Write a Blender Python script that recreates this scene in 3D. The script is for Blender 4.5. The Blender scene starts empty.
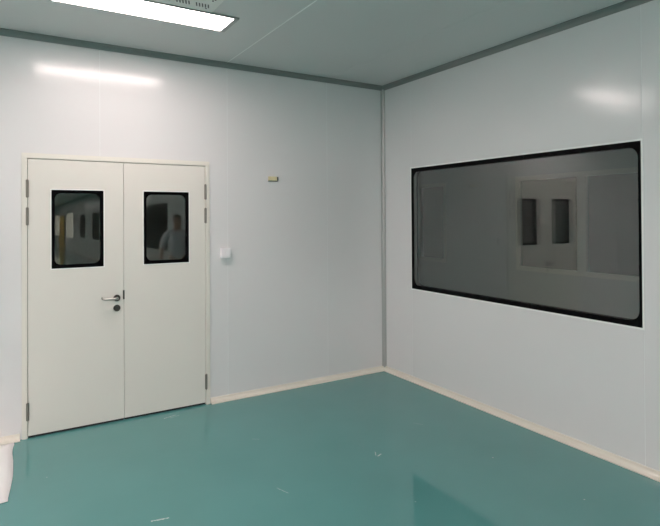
import bpy, bmesh, math, random
from mathutils import Vector, Matrix, noise
C = bpy.context.scene.collection
sc = bpy.context.scene
random.seed(4)
PI = math.pi
H = 3.011                      # ceiling height

# ------------------------------------------------------------------ camera
f, yaw, pitch, roll, sy = 535.775, 0.54688, 0.00775, -0.00589, 50.868
cam = bpy.data.cameras.new('camera'); co = bpy.data.objects.new('camera', cam); C.objects.link(co)
F = Vector((math.sin(yaw), math.cos(yaw), 0)); R = Vector((math.cos(yaw), -math.sin(yaw), 0)); U = Vector((0, 0, 1))
F2 = F*math.cos(pitch) + U*math.sin(pitch); U2 = U*math.cos(pitch) - F*math.sin(pitch)
R3 = R*math.cos(roll) + U2*math.sin(roll); U3 = U2*math.cos(roll) - R*math.sin(roll)
co.matrix_world = Matrix(((R3.x, U3.x, -F2.x, -3.45875), (R3.y, U3.y, -F2.y, -4.57958), (R3.z, U3.z, -F2.z, 1.63435), (0, 0, 0, 1)))
cam.sensor_width = 36; cam.lens = 36*f/660; cam.shift_y = -sy/660; cam.clip_start = 0.05; cam.clip_end = 200
sc.camera = co

# ------------------------------------------------------------------ world and exposure
w = bpy.data.worlds.new('world'); sc.world = w; w.use_nodes = True
w.node_tree.nodes['Background'].inputs[0].default_value = (0.5, 0.6, 0.7, 1)
w.node_tree.nodes['Background'].inputs[1].default_value = 0.02
sc.view_settings.view_transform = 'Standard'; sc.view_settings.look = 'None'
sc.view_settings.exposure = 0.07; sc.view_settings.gamma = 1; sc.view_settings.use_curve_mapping = False
sc.cycles.max_bounces = 16; sc.cycles.diffuse_bounces = 8; sc.cycles.glossy_bounces = 8
sc.cycles.transparent_max_bounces = 16; sc.cycles.transmission_bounces = 12
sc.cycles.use_adaptive_sampling = False; sc.cycles.sample_clamp_indirect = 6; sc.cycles.caustics_reflective = False
LAMP = 25.3                    # radiance of the ceiling panel lights
LAMP_COLOR = (1.03, 0.865, 0.84)

# ------------------------------------------------------------------ materials
def srgb(r, g, b):
    return tuple(((c/255)/12.92 if c/255 < .04045 else ((c/255+.055)/1.055)**2.4) for c in (r, g, b)) + (1,)

def mat(name, col, rough=.5, metal=0., spec=.5, bump=0., bscale=3., emis=None, estr=0., var=0., vscale=4., coat=0., aniso_noise=None):
    m = bpy.data.materials.new(name); m.use_nodes = True
    nt = m.node_tree; N = nt.nodes; L = nt.links; b = N['Principled BSDF']
    b.inputs['Base Color'].default_value = (*col[:3], 1); b.inputs['Roughness'].default_value = rough
    b.inputs['Metallic'].default_value = metal; b.inputs['Specular IOR Level'].default_value = spec
    b.inputs['Coat Weight'].default_value = coat
    if emis: b.inputs['Emission Color'].default_value = (*emis[:3], 1); b.inputs['Emission Strength'].default_value = estr
    tc = N.new('ShaderNodeTexCoord')
    if var:
        n = N.new('ShaderNodeTexNoise'); n.inputs['Scale'].default_value = vscale; n.inputs['Detail'].default_value = 6
        L.new(tc.outputs['Object'], n.inputs['Vector'])
        mr = N.new('ShaderNodeMapRange'); mr.inputs['To Min'].default_value = 1-var; mr.inputs['To Max'].default_value = 1+var
        L.new(n.outputs['Fac'], mr.inputs['Value'])
        mx = N.new('ShaderNodeMix'); mx.data_type = 'RGBA'; mx.blend_type = 'MULTIPLY'; mx.inputs[0].default_value = 1
        mx.inputs[6].default_value = (*col[:3], 1); L.new(mr.outputs[0], mx.inputs[7]); L.new(mx.outputs[2], b.inputs['Base Color'])
    if bump:
        n = N.new('ShaderNodeTexNoise'); n.inputs['Scale'].default_value = bscale; n.inputs['Detail'].default_value = 2
        L.new(tc.outputs['Object'], n.inputs['Vector'])
        bp = N.new('ShaderNodeBump'); bp.inputs['Strength'].default_value = 1; bp.inputs['Distance'].default_value = bump
        L.new(n.outputs['Fac'], bp.inputs['Height']); L.new(bp.outputs[0], b.inputs['Normal'])
    return m

M = {}
M['wall'] = mat('wall panel paint', (.735, .725, .725), .42, spec=.7, bump=.0022, bscale=1.6, var=.012, vscale=1.2, coat=.78)
M['wall'].node_tree.nodes['Principled BSDF'].inputs['Coat Roughness'].default_value = .16; M['wall'].node_tree.nodes['Principled BSDF'].inputs['Coat IOR'].default_value = 1.56
M['seam'] = mat('panel joint sealant', (.80, .81, .81), .5, spec=.3)
M['ceiling'] = mat('ceiling panel paint', (.62, .615, .605), .3, bump=.003, bscale=1.5, var=.012)
M['alu_trim'] = mat('aluminium cove trim', (.23, .25, .24), .45, metal=.35)
M['corner_trim'] = mat('aluminium corner trim', (.42, .43, .42), .35, metal=.4)
M['base'] = mat('cream cove skirting', (.74, .695, .61), .13, spec=.9)
M['frame'] = mat('door frame paint', (.76, .735, .67), .4)
M['door'] = mat('door leaf paint', (.74, .715, .66), .42, var=.01)
M['black'] = mat('black glass enamel', (.002, .002, .0025), .25, spec=.06)
M['rubber'] = mat('black rubber', (.01, .01, .01), .6)
M['sealant'] = mat('white silicone and halo rim', (.88, .88, .86), .35)  # ceiling joint sealant, also the added halo rims around the glazing
M['steel'] = mat('brushed steel', (.50, .49, .46), .30, metal=1)
M['dark_steel'] = mat('dark steel', (.10, .095, .085), .35, metal=.9)
M['hinge'] = mat('hinge steel', (.27, .255, .225), .42, metal=.8)
M['lamp_frame'] = mat('lamp frame aluminium', (.42, .42, .41), .4, metal=.3)
M['white_plastic'] = mat('white plastic', (.86, .83, .85), .3)
M['white_metal'] = mat('white coated metal', (.78, .77, .74), .4)
M['slot'] = mat('dark slot', (.10, .10, .10), .8)
M['yellow'] = mat('yellow paper label', (.76, .68, .42), .6, var=.12, vscale=60)
M['paper'] = mat('white sheet', (.88, .86, .86), .45, var=.01)
M['spacer'] = mat('spacer aluminium', (.45, .47, .46), .4, metal=.6)
M['skin'] = mat('skin', (.55, .36, .27), .5)
M['shirt'] = mat('pale cotton', (.70, .72, .78), .8)
M['trousers'] = mat('dark cotton', (.03, .035, .05), .8)
M['hair'] = mat('black hair', (.012, .01, .009), .5)
M['shoe'] = mat('black leather', (.02, .02, .02), .4)
M['phone'] = mat('phone case', (.02, .02, .022), .3)
M['curtain'] = mat('yellow strip curtain', (.8, .5, .08), .3)
M['diffuser'] = mat('lamp diffuser', (.9, .9, .9), .5, emis=LAMP_COLOR, estr=LAMP)
M['lit'] = mat('lit room glass', (.2, .2, .2), .3, emis=(1.0, .93, .80), estr=1.3)
M['daylight'] = mat('daylight glass', (.2, .2, .2), .3, emis=(1.0, .97, .95), estr=8.0)
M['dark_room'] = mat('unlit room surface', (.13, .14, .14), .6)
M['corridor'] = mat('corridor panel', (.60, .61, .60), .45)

def glass_mat(name, tint):
    m = bpy.data.materials.new(name); m.use_nodes = True
    nt = m.node_tree; N = nt.nodes; L = nt.links
    for n in list(N):
        if n.type != 'OUTPUT_MATERIAL': N.remove(n)
    out = [n for n in N if n.type == 'OUTPUT_MATERIAL'][0]
    tr = N.new('ShaderNodeBsdfTransparent'); tr.inputs[0].default_value = (*tint, 1)
    gl = N.new('ShaderNodeBsdfGlossy'); gl.inputs['Roughness'].default_value = .0
    fr = N.new('ShaderNodeFresnel'); fr.inputs['IOR'].default_value = 1.52
    fr.inputs['IOR'].default_value = 1.66
    geo = N.new('ShaderNodeNewGeometry')      # the Fresnel node inverts its index on back faces; undo that so both faces of a pane reflect alike
    idx = N.new('ShaderNodeMix'); idx.data_type = 'FLOAT'; idx.inputs[2].default_value = 1.66; idx.inputs[3].default_value = 1/1.66
    L.new(geo.outputs['Backfacing'], idx.inputs[0]); L.new(idx.outputs[0], fr.inputs['IOR'])
    mx = N.new('ShaderNodeMixShader'); L.new(fr.outputs[0], mx.inputs[0])
    L.new(tr.outputs[0], mx.inputs[1]); L.new(gl.outputs[0], mx.inputs[2]); L.new(mx.outputs[0], out.inputs[0])
    return m
M['glass'] = glass_mat('clear glass', (.91, .93, .92))
M['door_glass'] = glass_mat('door glass', (.90, .92, .90))

def floor_material():
    m = mat('green epoxy floor', (.06, .245, .225), .05, spec=.5)
    nt = m.node_tree; N = nt.nodes; L = nt.links; b = N['Principled BSDF']
    tc = N.new('ShaderNodeTexCoord'); O = tc.outputs['Object']
    def noi(scale, detail=3):
        n = N.new('ShaderNodeTexNoise'); n.inputs['Scale'].default_value = scale; n.inputs['Detail'].default_value = detail
        L.new(O, n.inputs['Vector']); return n.outputs['Fac']
    def rng(v, a, b_, c, d):
        r = N.new('ShaderNodeMapRange'); r.inputs[1].default_value = a; r.inputs[2].default_value = b_
        r.inputs[3].default_value = c; r.inputs[4].default_value = d; L.new(v, r.inputs[0]); return r.outputs[0]
    def mixc(fac, a, c2):
        x = N.new('ShaderNodeMix'); x.data_type = 'RGBA'
        L.new(fac, x.inputs[0])
        if isinstance(a, tuple): x.inputs[6].default_value = a
        else: L.new(a, x.inputs[6])
        x.inputs[7].default_value = c2; return x.outputs[2]
    base = mixc(rng(noi(1.1, 5), .3, .7, 0, 1), (.086, .262, .256, 1), (.099, .288, .282, 1))
    # scattered pale specks and a few scratches left on the coating
    v = N.new('ShaderNodeTexVoronoi'); v.inputs['Scale'].default_value = 3.2; L.new(O, v.inputs['Vector'])
    base = mixc(rng(v.outputs['Distance'], .012, .02, .55, 0), base, (.45, .6, .58, 1))
    v2 = N.new('ShaderNodeTexVoronoi'); v2.inputs['Scale'].default_value = 1.9; L.new(O, v2.inputs['Vector'])
    base = mixc(rng(v2.outputs['Distance'], .009, .015, .8, 0), base, (.01, .03, .03, 1))
    fine = noi(90, 2)
    sep = N.new('ShaderNodeSeparateXYZ'); L.new(O, sep.inputs[0])
    def mth(op, a, b2=None):
        n = N.new('ShaderNodeMath'); n.operation = op
        for i, q in enumerate((a, b2)):
            if q is None: continue
            if isinstance(q, (int, float)): n.inputs[i].default_value = q
            else: L.new(q, n.inputs[i])
        return n.outputs[0]
    for (ax, ay, bx_, by_, wd, st) in SCR:
        dx, dy = bx_-ax, by_-ay; ln = math.hypot(dx, dy); ux, uy = dx/ln, dy/ln
        px = mth('SUBTRACT', sep.outputs[0], ax); py = mth('SUBTRACT', sep.outputs[1], ay)
        along = mth('ADD', mth('MULTIPLY', px, ux), mth('MULTIPLY', py, uy))
        across = mth('ABSOLUTE', mth('ADD', mth('SUBTRACT', mth('MULTIPLY', py, ux), mth('MULTIPLY', px, uy)), mth('MULTIPLY', mth('SUBTRACT', fine, .5), wd*2.5)))
        end = mth('SUBTRACT', mth('ABSOLUTE', mth('SUBTRACT', along, ln/2)), ln/2)
        d = mth('MAXIMUM', across, end)
        base = mixc(mth('MULTIPLY', rng(d, wd*.4, wd, st, 0), rng(fine, .35, .6, .4, 1)), base, (.55, .68, .66, 1))
    L.new(base, b.inputs['Base Color'])
    L.new(rng(noi(2.3, 4), .3, .7, .03, .055), b.inputs['Roughness'])
    h = N.new('ShaderNodeMath'); h.operation = 'MULTIPLY_ADD'; L.new(noi(14, 2), h.inputs[0]); h.inputs[1].default_value = .13
    L.new(noi(1.6, 2), h.inputs[2])
    bp = N.new('ShaderNodeBump'); bp.inputs['Strength'].default_value = 1; bp.inputs['Distance'].default_value = .0022
    L.new(h.outputs[0], bp.inputs['Height']); L.new(bp.outputs[0], b.inputs['Normal'])
    return m
SCR = [(-2.779, -1.602, -2.698, -1.619, .007, .8), (-2.345, -.145, -2.25, -.118, .006, .6), (-2.30, -.16, -2.225, -.14, .004, .5),
       (-1.284, -1.617, -1.248, -1.603, .006, .9), (-1.29, -1.60, -1.262, -1.555, .004, .7), (-2.055, -1.642, -2.025, -1.729, .004, .4),
       (-1.9, -.9, -1.86, -.93, .003, .4), (-.70, -1.30, -.66, -1.36, .003, .4)]
M['floor'] = floor_material()

# ------------------------------------------------------------------ helpers
def box(bm, x0, x1, y0, y1, z0, z1, mi=0):
    if x0 > x1: x0, x1 = x1, x0
    if y0 > y1: y0, y1 = y1, y0
    if z0 > z1: z0, z1 = z1, z0
    v = [bm.verts.new((x, y, z)) for x in (x0, x1) for y in (y0, y1) for z in (z0, z1)]
    for a in ((0, 1, 3, 2), (4, 6, 7, 5), (0, 4, 5, 1), (2, 3, 7, 6), (0, 2, 6, 4), (1, 5, 7, 3)):
        bm.faces.new([v[i] for i in a]).material_index = mi
    return v

def obj(name, bm, m, parent=None, bevel=0, smooth=False, loc=None):
    bmesh.ops.recalc_face_normals(bm, faces=bm.faces)
    if bevel:
        bmesh.ops.bevel(bm, geom=[e for e in bm.edges if len(e.link_faces) == 2 and e.calc_face_angle(0) > .6], offset=bevel, segments=2, affect='EDGES', profile=.7)
    if loc is not None:
        bmesh.ops.translate(bm, verts=bm.verts, vec=-Vector(loc))
    me = bpy.data.meshes.new(name); bm.to_mesh(me); bm.free()
    for k in (m if isinstance(m, (list, tuple)) else [m]): me.materials.append(k)
    if smooth:
        for p in me.polygons: p.use_smooth = True
    o = bpy.data.objects.new(name, me); C.objects.link(o)
    if loc is not None: o.location = loc
    if parent: o.parent = parent
    return o

def struct(o, label=None, cat=None):
    o['kind'] = 'structure'
    if label: o['label'] = label
    if cat: o['category'] = cat
    return o

def empty(name, loc):
    o = bpy.data.objects.new(name, None); C.objects.link(o); o.location = loc; o.empty_display_size = .1
    return o

def under(o, parent):        # parent while keeping the world position
    o.parent = parent; p = parent; off = Vector((0, 0, 0))
    while p: off += p.location; p = p.parent
    o.location = o.location - off
    return o

def tag(o, label, cat, group=None):
    o['label'] = label; o['category'] = cat
    if group: o['group'] = group
    return o

def rects(cols, v0, v1, holes):
    out = []
    for (a, b) in cols:
        cuts = sorted({a, b} | {h[i] for h in holes for i in (0, 1) if a < h[i] < b})
        for s, e in zip(cuts, cuts[1:]):
            mid = (s+e)/2; hs = sorted([(h[2], h[3]) for h in holes if h[0] < mid < h[1]]); z = v0
            for h0, h1 in hs:
                if h0 > z: out.append((s, e, z, h0))
                z = h1
            if z < v1: out.append((s, e, z, v1))
    return out

def panel_wall(name, axis, pos, out, u0, u1, seams, v0, v1, holes, mats, thick=.05, gap=.002, tilt=None):
    """sandwich-panel slab; axis 'x','y' or 'z' is its normal; out = +-1 is where the room is"""
    bm = bmesh.new()
    s = [u0]+[q for q in sorted(seams) if u0 < q < u1]+[u1]
    cols = [(a+(gap if i else 0), b-(gap if i < len(s)-2 else 0)) for i, (a, b) in enumerate(zip(s, s[1:]))]
    def put(r, d0, d1, mi):
        a, b, c, d = r
        if axis == 'y': return box(bm, a, b, d0, d1, c, d, mi)
        if axis == 'x': return box(bm, d0, d1, a, b, c, d, mi)
        return box(bm, a, b, c, d, d0, d1, mi)
    for r in rects(cols, v0, v1, holes):
        vs = put(r, pos, pos-out*thick*.4, 0)
        if tilt: tilt(r, vs)
    for r in rects([(u0, u1)], v0, v1, holes): put(r, pos-out*.0012, pos-out*thick, 1)
    return obj(name, bm, mats)

def extrude(name, prof, a, b, d_dir, h_dir, m, parent=None, smooth=False):
    """prof: (d, h) points; swept from a to b"""
    bm = bmesh.new(); a = Vector(a); b = Vector(b); d_dir = Vector(d_dir); h_dir = Vector(h_dir)
    A = [bm.verts.new(a+d_dir*d+h_dir*h) for d, h in prof]; B = [bm.verts.new(b+d_dir*d+h_dir*h) for d, h in prof]
    n = len(prof)
    for i in range(n):
        j = (i+1) % n; bm.faces.new((A[i], A[j], B[j], B[i]))
    bm.faces.new(A); bm.faces.new(B[::-1])
    o = obj(name, bm, m, parent)
    if smooth:
        for p in o.data.polygons: p.use_smooth = len(p.vertices) == 4
        o.data.set_sharp_from_angle(angle=math.radians(35))
    return o

def cove(s, lip=.005, back=.0):
    r = s-lip; pts = [(back, s), (lip, s)]
    pts += [(s-r*math.cos(t), s-r*math.sin(t)) for t in [i*PI/2/8 for i in range(9)]]
    pts += [(s, lip), (s, 0), (0, 0)]
    return pts
def base_profile():
    # top lip, concave sweep, raised toe
    s = .042
    pts = [(0, s+.004), (.004, s+.004), (.006, s+.001), (.006, s-.004)]
    r = .030
    pts += [(.008+r-r*math.cos(t), .009+r-r*math.sin(t)) for t in [i*PI/2/7 for i in range(8)]]
    pts += [(.040, .008), (.042, .006), (.042, 0), (0, 0)]
    return pts

def rrect(a0, a1, b0, b1, r, n=7):
    pts = []
    for cx, cy, t0 in ((a1-r, b1-r, 0), (a0+r, b1-r, PI/2), (a0+r, b0+r, PI), (a1-r, b0+r, 1.5*PI)):
        for i in range(n+1):
            t = t0+PI/2*i/n; pts.append((cx+r*math.cos(t), cy+r*math.sin(t)))
    return pts

def ring(name, axis, d0, d1, outer, inner, ri, m, parent=None, ro=.0005):
    """flat border with rounded inner corners, between depths d0 and d1"""
    bm = bmesh.new(); n = 7
    O = rrect(*outer, ro, n); I = rrect(*inner, ri, n)
    P = (lambda u, v, d: (u, d, v)) if axis == 'y' else (lambda u, v, d: (d, u, v)) if axis == 'x' else (lambda u, v, d: (u, v, d))
    L = [[bm.verts.new(P(u, v, d)) for u, v in ps] for ps in (O, I) for d in (d0, d1)]
    k = len(O)
    for i in range(k):
        j = (i+1) % k
        for a, b in ((0, 2), (1, 3), (0, 1), (2, 3)):
            bm.faces.new((L[a][i], L[a][j], L[b][j], L[b][i]))
    return obj(name, bm, m, parent)

def tube(bm, pts, r, seg=12, caps=True):
    pts = [Vector(p) for p in pts]; rings = []
    for i, p in enumerate(pts):
        t = (pts[min(i+1, len(pts)-1)]-pts[max(i-1, 0)]).normalized()
        up = Vector((0, 0, 1)) if abs(t.z) < .9 else Vector((1, 0, 0))
        a = t.cross(up).normalized(); b = t.cross(a).normalized()
        rr = r[i] if isinstance(r, (list, tuple)) else r
        rings.append([bm.verts.new(p+(a*math.cos(2*PI*k/seg)+b*math.sin(2*PI*k/seg))*rr) for k in range(seg)])
    for A, B in zip(rings, rings[1:]):
        for k in range(seg): bm.faces.new((A[k], A[(k+1) % seg], B[(k+1) % seg], B[k]))
    if caps: bm.faces.new(rings[0]); bm.faces.new(rings[-1])

def bx(name, m, dims, parent=None, bevel=0):
    bm = bmesh.new(); box(bm, *dims); return obj(name, bm, m, parent, bevel)

# ------------------------------------------------------------------ the setting
XW, YS = -6.4, -46.0
DX0, DX1, DTOP = -3.347, -1.9146, 2.12
WY0, WY1, WZ0, WZ1 = -.4588, -2.704, .9149, 2.104
bm = bmesh.new(); box(bm, XW-.1, 2.4, YS-.1, 2.7, -.1, 0)
struct(obj('floor', bm, M['floor']), 'glossy green epoxy floor with fine scratches', 'floor')
struct(panel_wall('ceiling', 'z', H, -1, XW, .05, [-.70, -3.86, -4.91], YS, 0.05, [], [M['ceiling'], M['seam']]),
       'grey white panel ceiling with a pale joint line', 'ceiling')
# north wall carries the double door
struct(panel_wall('wall_north', 'y', 0, -1, XW, .05, [-.702, -1.745, -2.806, -3.86, -4.91, -5.96], 0, H, [(DX0+.002, DX1-.002, -1, DTOP-.002)], [M['wall'], M['seam']]),
       'white panel wall around the double door', 'wall')
FAR = [(-11.2, -8.8), (-22.0, -20.0), (-26.5, -24.5)]
LITW = [(-34.0, -30.0), (-43.0, -39.0)]
holes = [(WY1, WY0, WZ0, WZ1)]+[(a, b, WZ0, WZ1) for a, b in FAR]+[(a, b, .8, 2.3) for a, b in LITW]
def tl(r, vs):
    if r[1] < -2.6 and r[0] > -4.5:
        for v in vs:
            if v.co.x < .001 and v.co.y < -3: v.co.x -= .014
struct(panel_wall('wall_east', 'x', 0, -1, YS, 0, [-.456, -2.7105]+[-2.72-1.18*i for i in range(1, 36)], 0, H, holes, [M['wall'], M['seam']], tilt=tl),
       'white panel wall around the wide dark window', 'wall')
struct(bx('trim_4', M['sealant'], (-1.761, -1.751, -40, -.04, H-.0012, H+.001)), 'pale sealant strip along a ceiling panel joint', 'trim')
struct(bx('wall_west', M['wall'], (XW-.05, XW, YS, 0, 0, H)), 'white wall on the far left side of the hall', 'wall')
struct(bx('wall_south', M['wall'], (XW-.05, .05, YS-.05, YS, 0, H)), 'white wall closing the far end of the hall', 'wall')
T = .043
cp = cove(T, .006)
struct(extrude('trim_1', cp, (XW, 0, H), (-.0, 0, H), (0, -1, 0), (0, 0, -1), M['alu_trim'], smooth=True), 'grey aluminium cove between ceiling and door wall', 'trim')
struct(extrude('trim_2', cp, (0, 0, H), (0, YS, H), (-1, 0, 0), (0, 0, -1), M['alu_trim'], smooth=True), 'grey aluminium cove between ceiling and window wall', 'trim')
struct(extrude('trim_3', cove(.034, .004), (0, 0, .03), (0, 0, H-.03), (-1, 0, 0), (0, -1, 0), M['corner_trim'], smooth=True), 'grey aluminium cove up the room corner', 'trim')
bp = base_profile()
struct(extrude('baseboard_east', bp, (0, 0, 0), (0, YS, 0), (-1, 0, 0), (0, 0, 1), M['base'], smooth=True), 'cream cove skirting under the dark window', 'baseboard')
struct(extrude('baseboard_north', bp, (DX1+.004, 0, 0), (0, 0, 0), (0, -1, 0), (0, 0, 1), M['base'], smooth=True), 'cream cove skirting right of the double door', 'baseboard')
struct(extrude('baseboard_northwest', bp, (XW, 0, 0), (DX0-.012, 0, 0), (0, -1, 0), (0, 0, 1), M['base'], smooth=True), 'cream cove skirting left of the double door', 'baseboard')

# corridor behind the window (east) and behind the doors (north)
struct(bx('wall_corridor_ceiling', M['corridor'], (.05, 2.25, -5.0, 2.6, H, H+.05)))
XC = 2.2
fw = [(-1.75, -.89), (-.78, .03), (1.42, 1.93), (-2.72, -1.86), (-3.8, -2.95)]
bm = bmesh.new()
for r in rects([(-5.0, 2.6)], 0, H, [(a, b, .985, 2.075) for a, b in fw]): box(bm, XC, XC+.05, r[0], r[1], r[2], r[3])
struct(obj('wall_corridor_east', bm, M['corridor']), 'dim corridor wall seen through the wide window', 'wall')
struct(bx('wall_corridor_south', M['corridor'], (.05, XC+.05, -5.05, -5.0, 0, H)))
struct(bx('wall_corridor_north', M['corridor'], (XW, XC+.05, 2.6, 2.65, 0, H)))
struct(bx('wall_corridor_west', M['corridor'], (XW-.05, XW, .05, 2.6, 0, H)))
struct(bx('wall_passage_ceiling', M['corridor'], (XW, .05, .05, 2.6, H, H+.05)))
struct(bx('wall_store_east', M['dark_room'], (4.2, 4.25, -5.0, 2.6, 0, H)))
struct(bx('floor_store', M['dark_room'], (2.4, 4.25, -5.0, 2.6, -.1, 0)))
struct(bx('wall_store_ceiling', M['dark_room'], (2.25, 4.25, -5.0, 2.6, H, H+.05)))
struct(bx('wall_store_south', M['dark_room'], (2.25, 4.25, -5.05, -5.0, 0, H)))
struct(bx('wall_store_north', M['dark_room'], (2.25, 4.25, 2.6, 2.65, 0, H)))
nwin = 2
for a, b in fw:
    g = bx('window_%d' % nwin, M['glass'], (XC+.02, XC+.026, a, b, .985, 2.075))
    struct(g, 'pale framed pane in the dim corridor beyond the glass', 'window')
    fr = ring('window_frame', 'x', XC-.012, XC+.03, (a-.055, b+.055, .93, 2.13), (a, b, .985, 2.075), .002, M['frame'], g)
    nwin += 1

# ------------------------------------------------------------------ the wide window
win = struct(empty('window_1', (0, (WY0+WY1)/2, WZ0)), 'wide black bordered double glazed window in white wall', 'window')
def kid(o): return under(o, win)
bw = .035
kid(ring('window_border', 'x', -.0035, -.0008, (WY1, WY0, WZ0, WZ1), (WY1+bw*.55, WY0-bw, WZ0+bw, WZ1-bw), .07, M['black']))
kid(bx('window_glass', M['glass'], (.0, .006, WY1+.001, WY0-.001, WZ0+.001, WZ1-.001)))
kid(ring('window_spacer', 'x', .008, .042, (WY1+.002, WY0-.002, WZ0+.002, WZ1-.002), (WY1+.012, WY0-.024, WZ0+.014, WZ1-.014), .05, M['spacer']))
kid(bx('window_glass', M['glass'], (.044, .050, WY1+.001, WY0-.001, WZ0+.001, WZ1-.001)))
kid(ring('window_border', 'x', .0508, .053, (WY1, WY0, WZ0, WZ1), (WY1+bw, WY0-bw, WZ0+bw, WZ1-bw), .07, M['black']))
kid(ring('window_sealant', 'x', -.004, -.0002, (WY1-.012, WY0+.012, WZ0-.012, WZ1+.012), (WY1, WY0, WZ0, WZ1), .0006, M['sealant']))  # added pale rim imitating a bright sharpening halo at the window edge
# the same windows further down the hall, seen mirrored in the door glass
for a, b in FAR:
    g = struct(empty('window_%d' % nwin, (0, (a+b)/2, WZ0)), 'black bordered window further along the hall wall', 'window'); nwin += 1
    under(ring('window_border', 'x', -.0035, .004, (a, b, WZ0, WZ1), (a+bw, b-bw, WZ0+bw, WZ1-bw), .07, M['black']), g)
    under(bx('window_glass', M['black'], (.006, .012, a, b, WZ0, WZ1)), g)
for a, b in LITW:
    g = struct(bx('window_%d' % nwin, M['lit'], (.01, .02, a, b, .8, 2.3)), 'lit window far down the hall', 'window'); nwin += 1
    for k in range(1, 6): bx('window_bar', M['frame'], (-.01, .009, a+(b-a)*k/6-.07, a+(b-a)*k/6+.07, .8, 2.3), g)
cu = bx('strip_curtain', M['curtain'], (-.06, -.04, -38.2, -35.2, .02, 2.2)); tag(cu, 'yellow strip curtain hanging on the wall far down the hall', 'curtain')

# ------------------------------------------------------------------ the double door
door = struct(empty('door_1', ((DX0+DX1)/2, 0, 0)), 'cream steel double door with two black bordered viewing panes', 'door')
LX0, LX1, SPL, LTOP = -3.3063, -1.9562, -2.6298, 2.0765
def dk(o, p=door): return under(o, p)
bm = bmesh.new()
def frame_bars(e, d0, d1):
    box(bm, DX0+e, LX0-.003-e*.6, d0, d1, 0, DTOP-e)
    box(bm, LX1+.003+e*.6, DX1-e, d0, d1, 0, DTOP-e)
    box(bm, LX0-.003-e*.6, LX1+.003+e*.6, d0, d1, LTOP+.003+e*.6, DTOP-e)
frame_bars(0, -.010, .055); frame_bars(.008, -.014, -.009)
fr = dk(obj('door_frame', bm, M['frame']))
bm = bmesh.new()                       # rubber gasket behind the gaps
box(bm, LX0-.006, LX0+.012, .034, .044, 0, LTOP); box(bm, LX1-.012, LX1+.006, .034, .044, 0, LTOP)
box(bm, SPL-.012, SPL+.012, .0345, .0445, 0, LTOP); box(bm, LX0, LX1, .034, .044, LTOP-.012, LTOP+.006)
dk(obj('door_gasket', bm, M['rubber']))

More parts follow.
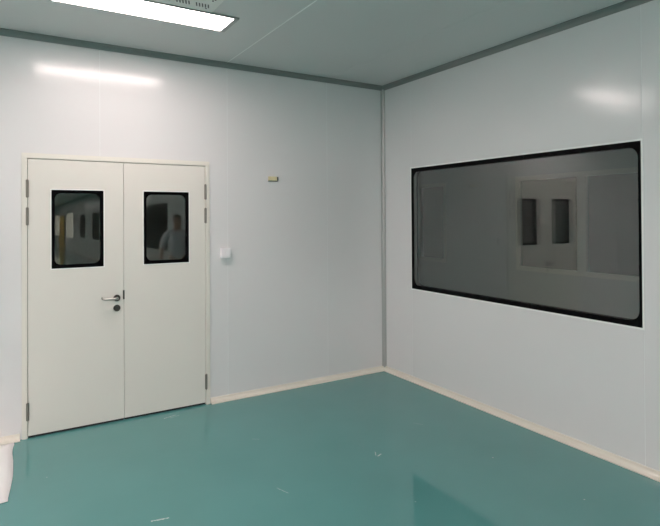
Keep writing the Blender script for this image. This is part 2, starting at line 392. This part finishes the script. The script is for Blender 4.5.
def cyl_y(bm, x, z, y0, y1, r, seg=24):
    tube(bm, [(x, y0, z), (x, y1, z)], r, seg)
GZ0, GZ1 = 1.248, 1.848
for side, (a, b, g0, g1) in enumerate(((LX0, SPL-.0015, -3.150, -2.782), (SPL+.0015, LX1, -2.474, -2.099))):
    lf = empty('door_leaf', ((a+b)/2, 0, 0)); dk(lf)
    lf['label'] = ('left leaf with the lever handle', 'right leaf without a handle')[side]
    bm = bmesh.new()
    for r in rects([(a, b)], .017, LTOP, [(g0, g1, GZ0, GZ1)]): box(bm, r[0], r[1], -.006, .034, r[2], r[3])
    bmesh.ops.remove_doubles(bm, verts=bm.verts, dist=1e-5)
    dk(obj('leaf_panel', bm, M['door']), lf)
    dk(bx('bottom_seal', M['rubber'], (a+.004, b-.004, .0, .030, .002, .0169)), lf)
    dk(ring('pane_border', 'y', -.0095, -.0062, (g0, g1, GZ0, GZ1), (g0+.022, g1-.022, GZ0+.026, GZ1-.024), .048, M['black']), lf)
    dk(ring('pane_halo_rim', 'y', -.0090, -.0061, (g0-.007, g1+.007, GZ0-.007, GZ1+.007), (g0, g1, GZ0, GZ1), .0006, M['sealant']), lf)  # pale outline added around each pane, stands in for a sharpening halo
    for d, nm in ((-.005, 'viewing_pane'), (.024, 'viewing_pane')):
        bm = bmesh.new(); box(bm, g0+.001, g1-.001, d, d+.004, GZ0+.001, GZ1-.001)
        # the panes lean back a third of a degree in their beads
        for v in bm.verts: v.co.y += .0061*(v.co.z-(GZ0+GZ1)/2)
        dk(obj(nm, bm, M['door_glass']), lf)
    dk(ring('pane_border', 'y', .0285, .0305, (g0, g1, GZ0, GZ1), (g0+.022, g1-.022, GZ0+.026, GZ1-.024), .048, M['black']), lf)
    hx = LX0-.004 if side == 0 else LX1+.004
    for z0, z1 in ((1.790, 1.918), (1.583, 1.711), (.135, .263)):
        bm = bmesh.new()
        tube(bm, [(hx, -.017, z0), (hx, -.017, z1)], .0065, 14)
        tube(bm, [(hx, -.017, z0-.005), (hx, -.017, z0)], [.003, .006], 14); tube(bm, [(hx, -.017, z1), (hx, -.017, z1+.005)], [.006, .003], 14)
        for k in range(1, 4): tube(bm, [(hx, -.017, z0+(z1-z0)*k/4-.001), (hx, -.017, z0+(z1-z0)*k/4+.001)], .0072, 14)
        box(bm, hx-.010, hx+.010, -.0155, -.0105, z0, z1)
        dk(obj('hinge', bm, M['hinge']), lf)
    if side == 0:
        bm = bmesh.new(); cyl_y(bm, -2.684, .989, -.015, -.006, .0265, 32); cyl_y(bm, -2.684, .989, -.030, -.014, .0125)
        dk(obj('handle_rosette', bm, M['dark_steel'], bevel=.0015), lf)
        bm = bmesh.new()
        P = [(-2.684, -.02, .989), (-2.684, -.045, .989)]
        P += [(-2.684-.016*(1-math.cos(t)), -.045-.016*math.sin(t), .989) for t in (.4, .8, 1.2, PI/2)]
        P += [(-2.72, -.061, .989), (-2.775, -.061, .990)]
        P += [(-2.775-.020*math.sin(t), -.061+.020*(1-math.cos(t)), .990+.004*t) for t in (.4, .8, 1.2, PI/2)]
        P += [(-2.795, -.022, .998)]
        tube(bm, P, .0095, 14)
        o = obj('lever_handle', bm, M['steel'], smooth=True); dk(o, lf); o['label'] = 'brushed steel lever handle'
        bm = bmesh.new(); cyl_y(bm, -2.684, .909, -.015, -.006, .0265, 32); cyl_y(bm, -2.684, .912, -.019, -.014, .009)
        box(bm, -2.688, -2.680, -.019, -.014, .893, .91)
        dk(obj('key_rosette', bm, M['dark_steel'], bevel=.001), lf)
        dk(bx('lock_faceplate', M['dark_steel'], (SPL-.008, SPL-.0012, -.0078, .03, .974, 1.047)), lf)
    else:
        dk(bx('lock_faceplate', M['dark_steel'], (SPL+.0012, SPL+.005, -.0078, .03, .974, 1.047)), lf)

# ------------------------------------------------------------------ ceiling lights
def lamp(x0, x1, y0, y1, label, end=.034):
    t = empty('ceiling_light', ((x0+x1)/2, (y0+y1)/2, H)); tag(t, label, 'light', 'rectangular ceiling lights')
    under(ring('light_frame', 'z', H-.012, H, (x0, x1, y0, y1), (x0+.014, x1-end, y0+.012, y1-.012), .001, M['lamp_frame']), t)
    under(bx('light_diffuser', M['diffuser'], (x0+.013, x1-end+.001, y0+.011, y1-.011, H-.008, H-.002)), t)
    return t
l0 = lamp(-3.215, -2.065, -1.102, -.802, 'lit white rectangular ceiling light above the double door, beside the air vent')
l1 = lamp(-5.11, -3.89, -5.01, -4.40, 'lit wide ceiling light outside the view over the west of the hall')
l2 = lamp(-2.95, -2.55, -22.4, -20.0, 'lit long ceiling light outside the view, far down the hall')
for proto, rows_, lab in ((l1, ((-4.5, (-5.9, -7.1, -8.3, -9.5, -10.7)), (-4.6, (-11.9, -13.1)), (-5.8, (-2.6,))), 'lit wide ceiling light outside the view over the west of the hall'),
                          (l2, ((-2.75, range(-24, -45, -3)),), 'lit long ceiling light outside the view, far down the hall')):
    for x, ys in rows_:
        for y in ys:
            t = proto.copy(); C.objects.link(t); t.location = (x, y, H); t['label'] = lab
            for ch in proto.children:
                c = ch.copy(); C.objects.link(c); c.parent = t

# ------------------------------------------------------------------ air vent next to the light
vent = tag(empty('air_vent', (-2.575, -1.415, H)), 'white square ceiling air vent with punched slots behind the light', 'vent')
vx0, vx1, vy0, vy1 = -2.885, -2.265, -1.72, -1.112
plate = bx('vent_plate', M['white_metal'], (vx0, vx1, vy0, vy1, H-.007, H), bevel=.002); under(plate, vent)
cx, cy = (vx0+vx1)/2, (vy0+vy1)/2
for gx in (-2.36, -2.487, -2.614, -2.741):
    for gy in (-1.205, -1.345, -1.485, -1.625):
        bm = bmesh.new()
        for k in range(5):
            vs = [(gx+(k-2)*.0195+uu+vv*.35, gy+vv) for uu, vv in rrect(-.0045, .0045, -.028, .028, .0042, 4)]
            A = [bm.verts.new((x, y, H-.0078)) for x, y in vs]; B = [bm.verts.new((x, y, H-.0066)) for x, y in vs]
            bm.faces.new(A); n = len(A)
            for i in range(n): bm.faces.new((A[i], A[(i+1) % n], B[(i+1) % n], B[i]))
        under(obj('vent_slots', bm, M['slot']), vent)
for sx, sy_ in ((-2.324, -1.165), (-2.324, -1.304), (-2.324, -1.66), (-2.83, -1.165), (-2.83, -1.66)):
    bm = bmesh.new(); tube(bm, [(sx, sy_, H-.007), (sx, sy_, H-.0095)], .006, 12); under(obj('screw', bm, M['dark_steel']), vent)

# ------------------------------------------------------------------ light switch and label
sw = tag(empty('light_switch', (-1.776, 0, 1.314)), 'white square light switch on the wall right of the double door', 'light switch')
under(bx('switch_box', M['white_plastic'], (-1.818, -1.734, -.030, 0, 1.272, 1.356), bevel=.004), sw)
under(bx('switch_plate', M['white_plastic'], (-1.819, -1.733, -.040, -.031, 1.271, 1.357), bevel=.003), sw)
under(bx('switch_button', M['white_plastic'], (-1.806, -1.778, -.044, -.040, 1.286, 1.342), bevel=.0012), sw)
under(bx('switch_button', M['white_plastic'], (-1.775, -1.747, -.044, -.040, 1.286, 1.342), bevel=.0012), sw)
lb = tag(empty('junction_block', (-1.296, 0, 1.992)), 'small yellowish block fixed high on the wall right of the door', 'wall fitting')
under(bx('block_body', M['yellow'], (-1.345, -1.262, -.018, 0, 1.972, 2.010), bevel=.002), lb)
o = under(bx('block_end', M['slot'], (-1.261, -1.246, -.014, 0, 1.974, 2.008), bevel=.002), lb)
under(bx('block_backing', M['hinge'], (-1.347, -1.247, -.006, 0, 1.963, 1.9715)), lb)

# ------------------------------------------------------------------ white sheet on the floor
edge = [(-3.398, -.048), (-3.394, -.077), (-3.406, -.16), (-3.410, -.242), (-3.407, -.38), (-3.409, -.524), (-3.412, -.64), (-3.424, -.78), (-3.439, -.92), (-3.441, -.963), (-3.479, -.968), (-3.60, -.955)]
left = [(-4.25, -.94), (-4.27, -.6), (-4.26, -.3), (-4.25, -.05)]
bm = bmesh.new()
nx = 14
rows = []
ys = [-.048-i*(.92/22) for i in range(23)]
def ex(y):
    pts = edge[:10]
    for (xa, ya), (xb, yb) in zip(pts, pts[1:]):
        if yb <= y <= ya: return xa+(xb-xa)*(y-ya)/(yb-ya)
    return pts[-1][0]
for y in ys:
    xr = ex(y); row = []
    for i in range(nx+1):
        s = i/nx; x = xr+(-4.26-xr)*s
        yy = y + (.03*s if y < -.9 else 0)
        z = .0022+.0025*(.5+.5*noise.noise(Vector((x*4, yy*4, 0)))) + (.003 if i == 0 else 0)
        row.append(bm.verts.new((x, yy, z)))
    rows.append(row)
for A, B in zip(rows, rows[1:]):
    for i in range(nx): bm.faces.new((A[i], A[i+1], B[i+1], B[i]))
o = obj('floor_sheet', bm, M['paper'], smooth=True)
so = o.modifiers.new('thickness', 'SOLIDIFY'); so.thickness = .0018; so.offset = 0
tag(o, 'white sheet with a wavy edge lying on the green floor left of the door', 'sheet')

# ------------------------------------------------------------------ the person mirrored in the right door pane
def skin(name, verts, edges, m, parent, sub=2, root=0):
    me = bpy.data.meshes.new(name); me.from_pydata([v[:3] for v in verts], edges, []); me.materials.append(m)
    o = bpy.data.objects.new(name, me); C.objects.link(o); o.parent = parent
    sk = o.modifiers.new('skin', 'SKIN'); sk.use_smooth_shade = True
    for i, v in enumerate(verts):
        d = me.skin_vertices[0].data[i]; d.radius = (v[3], v[4] if len(v) > 4 else v[3]); d.use_root = (i == root)
    sb = o.modifiers.new('sub', 'SUBSURF'); sb.levels = sb.render_levels = sub
    return o
per = empty('person', (-.88, -4.75, 0)); per.rotation_euler = (0, 0, math.radians(8))
tag(per, 'person in pale shirt and dark trousers, faintly mirrored in the right door pane', 'person')
V = [(0, 0, .98, .14, .10), (0, 0, 1.15, .125, .095), (0, .0, 1.33, .145, .10), (0, -.01, 1.44, .085, .07), (0, -.005, 1.50, .052), (0, .01, 1.56, .065, .075), (0, .015, 1.63, .078, .092), (0, .005, 1.70, .055, .07)]
E_ = [(i, i+1) for i in range(7)]
def add(p, parent): V.append(p); E_.append((parent, len(V)-1)); return len(V)-1
for s_ in (-1, 1):
    a = add((s_*.17, -.01, 1.40, .055), 3); b = add((s_*.235, -.01, 1.26, .045), a)
    if s_ > 0: c = add((s_*.26, .03, 1.10, .038), b); d = add((s_*.19, .23, 1.20, .028), c); e = add((s_*.13, .33, 1.30, .027, .018), d); hd = (0, .55, .85)
    else: c = add((s_*.27, .0, 1.12, .038), b); d = add((s_*.28, .05, .90, .027), c); e = add((s_*.28, .07, .82, .030, .018), d); hd = (0, .1, -1)
    hp = Vector(V[e][:3]); hv = Vector(hd).normalized(); sd = Vector((1, 0, 0))
    for k, ln in enumerate((.075, .085, .08, .062)):
        q = hp+sd*(k-1.5)*.019+hv*.045
        f1 = add((*q, .0095), e); f2 = add((*(q+hv*ln*.5+Vector((0, .004, 0))), .0085), f1); add((*(q+hv*ln+Vector((0, .016, 0))), .007), f2)
    q = hp-sd*s_*.03+hv*.012; f1 = add((*q, .011), e); add((*(q+hv*.035-sd*s_*.02+Vector((0, .012, 0))), .009), f1)
for s_ in (-1, 1):
    a = add((s_*.095, 0, .86, .085), 0); b = add((s_*.105, .01, .50, .055), a); b2 = add((s_*.105, -.015, .33, .055), b); c = add((s_*.105, -.02, .09, .036), b2); add((s_*.115, .09, .035, .035, .028), c)
skin('body', V, E_, M['skin'], per)
skin('shirt', [(0, 0, .93, .17, .125), (0, 0, 1.15, .155, .12), (0, 0, 1.33, .168, .12), (0, -.01, 1.44, .10, .085), (-.18, -.01, 1.395, .07), (-.24, -.01, 1.25, .06), (-.268, 0, 1.14, .055), (.18, -.01, 1.395, .07), (.24, -.01, 1.25, .06), (.258, .025, 1.13, .055)],
     [(0, 1), (1, 2), (2, 3), (3, 4), (4, 5), (5, 6), (3, 7), (7, 8), (8, 9)], M['shirt'], per)
skin('trousers', [(0, 0, .95, .155, .115), (-.1, 0, .84, .10), (-.108, .01, .5, .075), (-.108, -.02, .09, .065), (.1, 0, .84, .10), (.108, .01, .5, .075), (.108, -.02, .09, .065)],
     [(0, 1), (1, 2), (2, 3), (0, 4), (4, 5), (5, 6)], M['trousers'], per)
skin('hair', [(0, -.035, 1.60, .07, .05), (0, -.03, 1.68, .083, .075), (0, .0, 1.735, .065, .06)], [(0, 1), (1, 2)], M['hair'], per)
for s_ in (-1, 1):
    skin('shoe', [(s_*.11, -.05, .045, .045), (s_*.113, .06, .042, .048, .036), (s_*.118, .16, .035, .042, .026)], [(0, 1), (1, 2)], M['shoe'], per)
